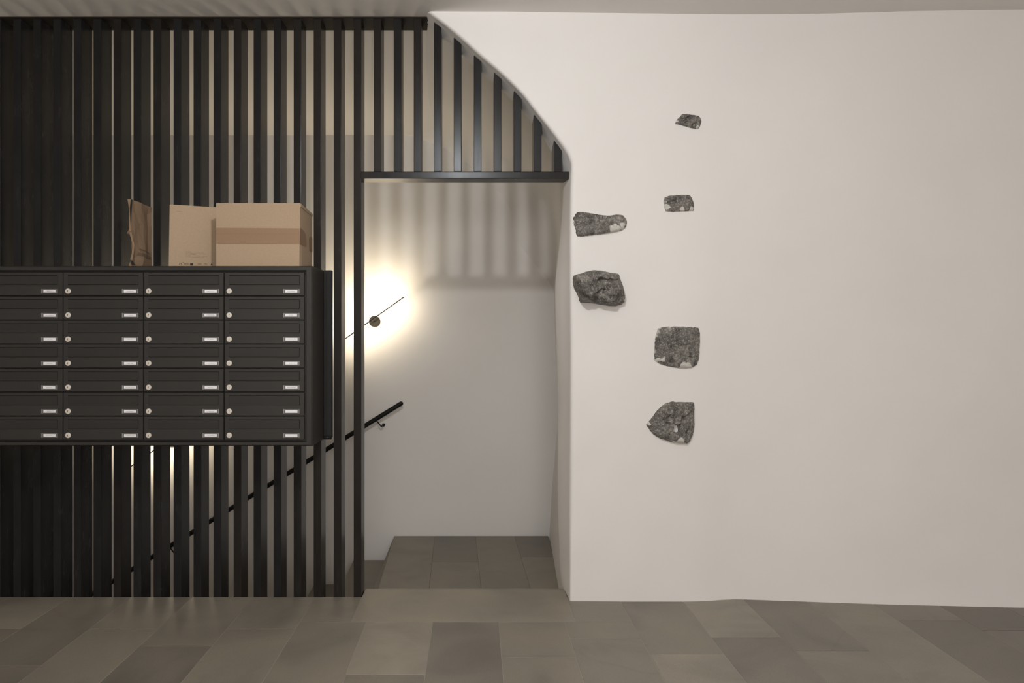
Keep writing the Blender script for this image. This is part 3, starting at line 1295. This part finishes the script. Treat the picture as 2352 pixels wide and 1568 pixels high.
def paper_bag():
    root = tag(empty('paper_bag', (-1.60, 3.43, ZTOP)), 'crumpled brown paper bag standing edge-on, leftmost of the packages on the letterboxes', 'paper bag')
    o_ = root.location
    # profile of the near edge in the photograph
    prof = [(609, 307), (600, 302.5), (590, 305), (578, 308), (560, 308.5), (545, 304.5), (530, 301.5), (515, 300.5), (495, 301), (480, 301.5), (468, 302), (463, 303), (457, 302)]
    Yn, Yf = 3.33, 3.515
    zr = [(pz(y, F / Yn), pX(x, F / Yn)) for y, x in prof]
    z_lo, z_hi = ZTOP, zr[-1][0]
    NU, NV = 7, 15

    def pt(u, v, off=0.0):
        z = z_lo + (z_hi - z_lo) * v
        xn = interp(zr, z)
        zz = z - 0.006 * u * v
        Y = Yn + (Yf - Yn) * u
        xf = pX(348.5, F / Yf)
        x = xn + (xf - xn) * (u ** 0.8)
        a = min(1, u * 6) * min(1, (1 - u) * 6 + 0.25)
        cr = 0.010 + noise.noise(Vector((u * 2.2, v * 3.0, 1.7))) * 0.017 + noise.noise(Vector((u * 7.0 + 5, v * 13.0, 2.2))) * 0.0035
        x += a * (cr - 0.010)
        if v < 0.02:
            x = x * 0.6 + 0.4 * (xn - 0.004)
        return Vector((x - off, Y, zz)) - o_
    bm = bmesh.new()
    A = [[bm.verts.new(pt(i / NU, j / NV)) for j in range(NV + 1)] for i in range(NU + 1)]
    B = []
    for i in range(NU + 1):
        row = []
        for j in range(NV + 1):
            u, v = i / NU, j / NV
            t = 0.004 + 0.016 * math.sin(math.pi * min(1, u * 0.9 + 0.1)) + 0.010 * abs(noise.noise(Vector((u * 3, v * 5, 8))))
            if v > 0.9:
                t += 0.010 * (v - 0.9) / 0.1 * (1 - u)
            if v < 0.06:
                t += 0.014 * (1 - u) * (0.06 - v) / 0.06
            row.append(bm.verts.new(pt(u, v, t)))
        B.append(row)
    for G, fl_ in ((A, 1), (B, 0)):
        for i in range(NU):
            for j in range(NV):
                q = (G[i][j], G[i + 1][j], G[i + 1][j + 1], G[i][j + 1])
                bm.faces.new(q if fl_ else q[::-1])
    for j in range(NV):
        bm.faces.new((A[0][j], A[0][j + 1], B[0][j + 1], B[0][j]))
        bm.faces.new((A[NU][j + 1], A[NU][j], B[NU][j], B[NU][j + 1]))
    for i in range(NU):
        bm.faces.new((A[i][0], A[i + 1][0], B[i + 1][0], B[i][0])[::-1])
        bm.faces.new((A[i][NV], A[i + 1][NV], B[i + 1][NV], B[i][NV]))
    bmesh.ops.triangulate(bm, faces=bm.faces, quad_method='LONG_EDGE')
    me = mesh_of(bm)
    link('bag', me, M_KRAFT, root)
    # torn corner sticking out to the left at mid height
    fb = bmesh.new()
    P = [px(291, 536, 3.335) - o_, px(301, 518, 3.345) - o_, px(304, 541, 3.345) - o_, px(301, 530, 3.325) - o_]
    vs = [fb.verts.new(p) for p in P]
    fb.faces.new((vs[0], vs[3], vs[1]))
    fb.faces.new((vs[0], vs[2], vs[3]))
    fb.faces.new((vs[0], vs[1], vs[2]))
    fb.faces.new((vs[1], vs[3], vs[2]))
    link('torn_corner', mesh_of(fb), M_KRAFT, root)
    # shade inside the open edge, put in as black faces at top and foot
    db = bmesh.new()
    vs = [db.verts.new(p - o_) for p in (px(300.5, 455, 3.325), px(304, 460, 3.325), px(301.5, 500, 3.325), px(300.2, 520, 3.325), px(298.2, 478, 3.325))]
    db.faces.new(vs)
    vs = [db.verts.new(p - o_) for p in (px(298, 597, 3.322), px(305, 598, 3.322), px(308, 605, 3.322), px(312, 609, 3.322), px(303, 609, 3.322))]
    db.faces.new(vs)
    link('open_edge_shade', mesh_of(db), M_DARK, root)
    # faded print near the foot
    pb = bmesh.new()

    def strip(v0, v1, u0, u1, sl=0.0):
        n_ = 10
        prev = None
        for k in range(n_ + 1):
            u = u0 + (u1 - u0) * k / n_
            c = [pb.verts.new(pt(u, v0 - sl * k / n_) + Vector((0.0012, -0.0003, 0))), pb.verts.new(pt(u, v1 - sl * k / n_) + Vector((0.0012, -0.0003, 0)))]
            if prev:
                pb.faces.new((prev[0], c[0], c[1], prev[1]))
            prev = c
    strip(0.185, 0.235, 0.22, 0.95, 0.02)
    strip(0.270, 0.292, 0.30, 0.60, 0.01)
    strip(0.262, 0.280, 0.66, 0.92, 0.01)
    link('print', mesh_of(pb), card('faded_ink', (0.16, 0.11, 0.075)), root)


paper_bag()

# ------------------------------------------------------------------ handrail
YH = 5.205


def handrail():
    top = px(921, 926.5, YH)
    slope = 0.6165
    foot = Vector((-4.3, YH, top.z - slope * (top.x + 4.3)))
    root = tag(empty('handrail', foot), 'black round steel handrail sloping along the back wall of the stairs', 'handrail')
    r = 0.0165
    d = (top - foot)
    o = link('rail', mesh_of(tube_bm([(0, 0, 0), d * 0.5, d], r, 20, True), smooth=True), M_RAIL, root)
    for pxx in (872, 398, -76):
        # bracket leaves the rail, bends, and ends in a round rose on the wall
        X = pX(pxx, F / YH)
        ax = X - 0.03
        zr = top.z - slope * (top.x - ax)
        p0 = Vector((ax, YH, zr)) - root.location
        p1 = p0 + Vector((0.037, 0.0, -0.047))
        p2 = p0 + Vector((0.045, 0.010, -0.053))
        p3 = p0 + Vector((0.050, Y_WALL - YH - 0.004, -0.050))
        br = link('bracket', mesh_of(tube_bm([p0, p0 + (p1 - p0) * 0.9, p1, p2, p2 + (p3 - p2) * 0.2, p3], 0.0045, 10), smooth=True), M_RAIL, root)
        c = (p3.x, p3.z)
        link('wall_rose', mesh_of(disc_bm(c, 0.012, p3.y - 0.006, p3.y + 0.003, 20), smooth=True, angle=35), M_RAIL, root)


handrail()

# ------------------------------------------------------------------ stair wall lamps
lamp_labels = ['slim wall lamp with a slanting rod and bronze disc, glowing beside the opening',
               'slim wall lamp lower down the stairs, seen between the bars under the letterboxes',
              'added slim fill lamp furthest down the stairs, unseen beyond the left edge']
for (cx, cy, Y), lab in zip(LAMPS, lamp_labels):
    c = px(cx, cy, Y)
    root = tag(empty('wall_lamp', (c.x, Y_WALL, c.z)), lab, 'lamp', group='slim rod lamps along the stairs')
    o_ = root.location
    # the disc is mounted straight behind the rod
    link('mounting_disc', mesh_of(disc_bm((0, 0), 0.041, -0.022, 0.002, 40, 0.002), smooth=True, angle=35), M_BRONZE, root)
    link('stem', mesh_of(tube_bm([(0, -0.02, 0), (0, Y - Y_WALL + 0.003, 0)], 0.0042, 12), smooth=True), M_BRONZE, root)
    zax = Vector((0, 1, 0))
    rb = box_bm((-ROD_HALF, -0.0035, -0.0035), (ROD_HALF, 0.0035, 0.0035), 0.0006, 1)
    for v in rb.verts:
        p = v.co.copy()
        v.co = ROD_DIR * p.x + Vector((0, 1, 0)) * p.y + Vector((-ROD_DIR.z, 0, ROD_DIR.x)) * p.z
        v.co.y += Y - Y_WALL
    link('rod', mesh_of(rb), M_ROD, root)
    rb = box_bm((-ROD_HALF * 0.97, 0.0034, -0.0028), (ROD_HALF * 0.97, 0.0050, 0.0028))
    for v in rb.verts:
        p = v.co.copy()
        v.co = ROD_DIR * p.x + Vector((0, 1, 0)) * p.y + Vector((-ROD_DIR.z, 0, ROD_DIR.x)) * p.z
        v.co.y += Y - Y_WALL
    link('light_strip', mesh_of(rb), M_LED, root)

# ------------------------------------------------------------------ stones left bare in the plaster
ROCKS = [
    ('small slanting stone, topmost of the six in the wall', 0.016, 11, 0.5,
     [(1553, 282), (1556, 273), (1564, 265), (1569, 259), (1582, 259), (1596, 261), (1608, 263), (1613, 268), (1615, 275), (1613, 282), (1609, 291), (1603, 294), (1594, 292), (1580, 289), (1564, 284)]),
    ('small rounded block with a mortar patch, second highest stone in the wall', 0.014, 23, 0.4,
     [(1526, 472), (1525, 458), (1528, 452), (1540, 447), (1560, 446), (1577, 445), (1588, 447), (1593, 453), (1597, 466), (1597, 480), (1594, 483), (1570, 484), (1545, 485), (1530, 484)]),
    ('long flat stone with a pale mortar patch, nearest the opening', 0.022, 35, 0.5,
     [(1317, 500), (1321, 491), (1326, 486), (1340, 486), (1360, 489), (1383, 493), (1400, 494), (1420, 491), (1434, 493), (1440, 500), (1443, 510), (1440, 520), (1431, 528), (1410, 533), (1390, 536), (1360, 540), (1326, 543), (1322, 528), (1318, 517)]),
    ('bulging craggy stone casting a shadow, under the long flat stone', 0.105, 47, 1.0,
     [(1316, 640), (1319, 632), (1333, 628), (1350, 622), (1365, 620), (1384, 622), (1400, 626), (1419, 629), (1424, 640), (1429, 655), (1433, 668), (1436, 683), (1435, 694), (1424, 701), (1410, 703), (1385, 700), (1360, 696), (1333, 694), (1329, 680), (1320, 664), (1317, 652)]),
    ('squarish stone with worn corners, fifth from the top in the wall', 0.020, 59, 0.45,
     [(1503, 824), (1504, 800), (1506, 770), (1511, 754), (1530, 750), (1560, 749), (1590, 750), (1606, 752), (1610, 760), (1611, 780), (1610, 805), (1608, 825), (1603, 838), (1590, 845), (1570, 847), (1545, 844), (1520, 838), (1508, 832)]),
    ('pointed triangular stone with a dark hole, lowest in the wall', 0.030, 71, 0.8,
     [(1484, 976), (1490, 968), (1500, 955), (1514, 938), (1528, 926), (1545, 922), (1570, 923), (1596, 923), (1597, 940), (1596, 960), (1597, 975), (1594, 995), (1588, 1010), (1584, 1017), (1575, 1020), (1550, 1018), (1530, 1012), (1508, 1003), (1494, 990)]),
]


def catmull(poly, per=6):
    out = []
    n = len(poly)
    for i in range(n):
        p0, p1, p2, p3 = (Vector(poly[(i + k) % n]) for k in (-1, 0, 1, 2))
        for s in range(per):
            t = s / per
            a = 0.5 * ((2 * p1) + (p2 - p0) * t * 0.6 + (2 * p0 * 0 + 0 * p1) * t)
            # gentle blend between straight and curved outline
            lin = p1.lerp(p2, t)
            cr = 0.5 * ((2 * p1) + (p2 - p0) * t + (2 * p0 - 5 * p1 + 4 * p2 - p3) * t * t + (3 * p1 - p0 - 3 * p2 + p3) * t ** 3)
            out.append(lin.lerp(cr, 0.5))
    return out


DENTS = {47: [(1392, 646, 26, 4, 0.08, 0.016), (1350, 687, 22, 5, 0.1, 0.022), (1372, 671, 14, 3, -0.5, 0.012), (1425, 692, 18, 26, 0.5, 0.035), (1335, 634, 14, 5, -0.3, 0.010)],
         71: [(1553, 984, 8, 13, 0.35, 0.055), (1572, 958, 22, 4, -0.6, 0.010), (1580, 990, 4, 16, 0.1, 0.010), (1530, 960, 16, 3, -0.7, 0.006)],
         11: [(1585, 270, 14, 3, -0.4, 0.008), (1578, 281, 13, 2.5, -0.3, 0.008), (1598, 284, 9, 3, -0.7, 0.008)],
         35: [(1345, 512, 18, 2, -0.05, 0.005), (1404, 520, 4, 14, 0.3, 0.008)],
         59: [(1514, 790, 3, 26, 0.1, 0.006), (1560, 768, 5, 12, 0.2, 0.005)],
         23: [(1545, 461, 12, 3, -0.2, 0.006)]}
BLOBS = {11: [(1604, 289, 6), (1557, 277, 4)], 23: [(1531, 472, 9), (1566, 480, 9), (1590, 482, 8)], 35: [(1412, 524, 17), (1432, 517, 10)],
         47: [(1433, 690, 5)], 59: [(1575, 842, 16), (1515, 826, 9)], 71: [(1560, 1013, 14), (1490, 974, 5)]}
for lab, prot, seed, rug, poly in ROCKS:
    blobs = BLOBS[seed]
    dents = DENTS.get(seed, [])
    out = catmull(poly, 7)
    n = len(out)
    cx = sum(p.x for p in out) / n
    cy = sum(p.y for p in out) / n
    zc = pz(cy, S_F)
    xc = pX(cx, S_F)
    yc = Y_face(xc, zc)
    sc = F / yc
    rnd = random.Random(seed)
    size = max(max(p.x for p in out) - min(p.x for p in out), max(p.y for p in out) - min(p.y for p in out)) / sc / 2
    # the broken faces of the stone: cells, each with a slope and a height of its own
    cells = []
    nc = 5 if rug < 0.7 else 11
    for k in range(nc):
        an = rnd.uniform(0, 2 * math.pi)
        rr_ = size * rnd.uniform(0.1, 0.95)
        sa = rnd.uniform(0, 2 * math.pi)
        sl = rnd.uniform(0.1, 0.7) * prot / size * (0.7 if rug < 0.7 else 1.1)
        cells.append((math.cos(an) * rr_, math.sin(an) * rr_ * 0.8, math.cos(sa) * sl, math.sin(sa) * sl, prot * rnd.uniform(0.75, 1.1)))
    NR = 34
    mort_v = []
    bm = bmesh.new()
    ml = bm.verts.layers.float.new('mortar')
    rings = []
    so = Vector((seed * 1.3, seed * 0.7, seed * 2.1))
    for r in range(NR + 1):
        t = (r / NR)
        row = []
        for k in range(n):
            p = out[k]
            lx_ = (p.x - cx) / sc
            lz_ = -(p.y - cy) / sc
            jit = 1 + 0.022 * noise.noise(Vector((lx_ * 90, lz_ * 90, seed))) + 0.010 * noise.noise(Vector((lx_ * 260, lz_ * 260, seed)))
            x, z = lx_ * t * jit, lz_ * t * jit
            q = Vector((x, z, 0))
            wx = x + 0.012 * noise.noise(q * 25 + so)
            wz = z + 0.012 * noise.noise(q * 25 - so)
            ws = []
            for ca, cb_, sx_, sz_, hh in cells:
                dd = math.hypot(wx - ca, wz - cb_) / size
                ws.append((math.exp(-dd * 26), hh + sx_ * (x - ca) + sz_ * (z - cb_)))
            tot = sum(w_ for w_, _ in ws) + 1e-12
            h = sum(w_ * hh for w_, hh in ws) / tot
            # the craggy ones hang out further towards their foot
            if rug > 0.7:
                h *= 1.0 - 0.28 * z / size
            h += 0.0024 * noise.noise(q * 90 + so) + 0.0016 * noise.noise(q * 240 + so) + 0.006 * rug * noise.noise(q * 38 + so)
            h = max(h, prot * 0.2)
            pxx = x * sc + cx + 5 * noise.noise(q * 60 + so)
            pyy = -z * sc + cy + 5 * noise.noise(q * 60 - so)
            for dx_, dy_, ra_, rb2, ang, dep in dents:
                ca_, sa_ = math.cos(ang), math.sin(ang)
                ux = ((pxx - dx_) * ca_ + (pyy - dy_) * sa_) / ra_
                uy = (-(pxx - dx_) * sa_ + (pyy - dy_) * ca_) / rb2
                dd = ux * ux + uy * uy
                if dd < 1:
                    h -= dep * (1 - dd) ** 0.7
            edge = 1 - t ** (10 if rug < 0.7 else 8)
            h = h * max(0, edge) ** 0.5
            y = Y_face(xc + x, zc + z) - h + 0.006 * (t ** 12)
            v_ = bm.verts.new((x, y - yc, z))
            row.append(v_)
            mo = max(0.0, (t - 0.86) / 0.14) * (0.50 + 0.45 * noise.noise(q * 30 - so * 2)) * (0.75 if rug < 0.7 else 0.25)
            for bx_, by_, br_ in blobs:
                dd = math.hypot(x * sc + cx - bx_, (-z * sc + cy - by_) * 1.3) / br_ + 0.9 * noise.noise(q * 45 + so)
                mo = max(mo, 1.15 * max(0.0, 1.0 - dd * dd) + 0.1)
            v_[ml] = mo
        rings.append(row)
    for r in range(1, NR):
        for k in range(n):
            k2 = (k + 1) % n
            bm.faces.new((rings[r][k], rings[r][k2], rings[r + 1][k2], rings[r + 1][k]))
    # close the centre
    for v in rings[0][1:]:
        bm.verts.remove(v)
    c0 = rings[0][0]
    for k in range(n):
        bm.faces.new((c0, rings[1][(k + 1) % n], rings[1][k]))
    me = mesh_of(bm, smooth=True)
    o = link('stone', me, M_ROCK, wall_right)
    o.location = (xc, yc, zc)
    o['label'] = lab
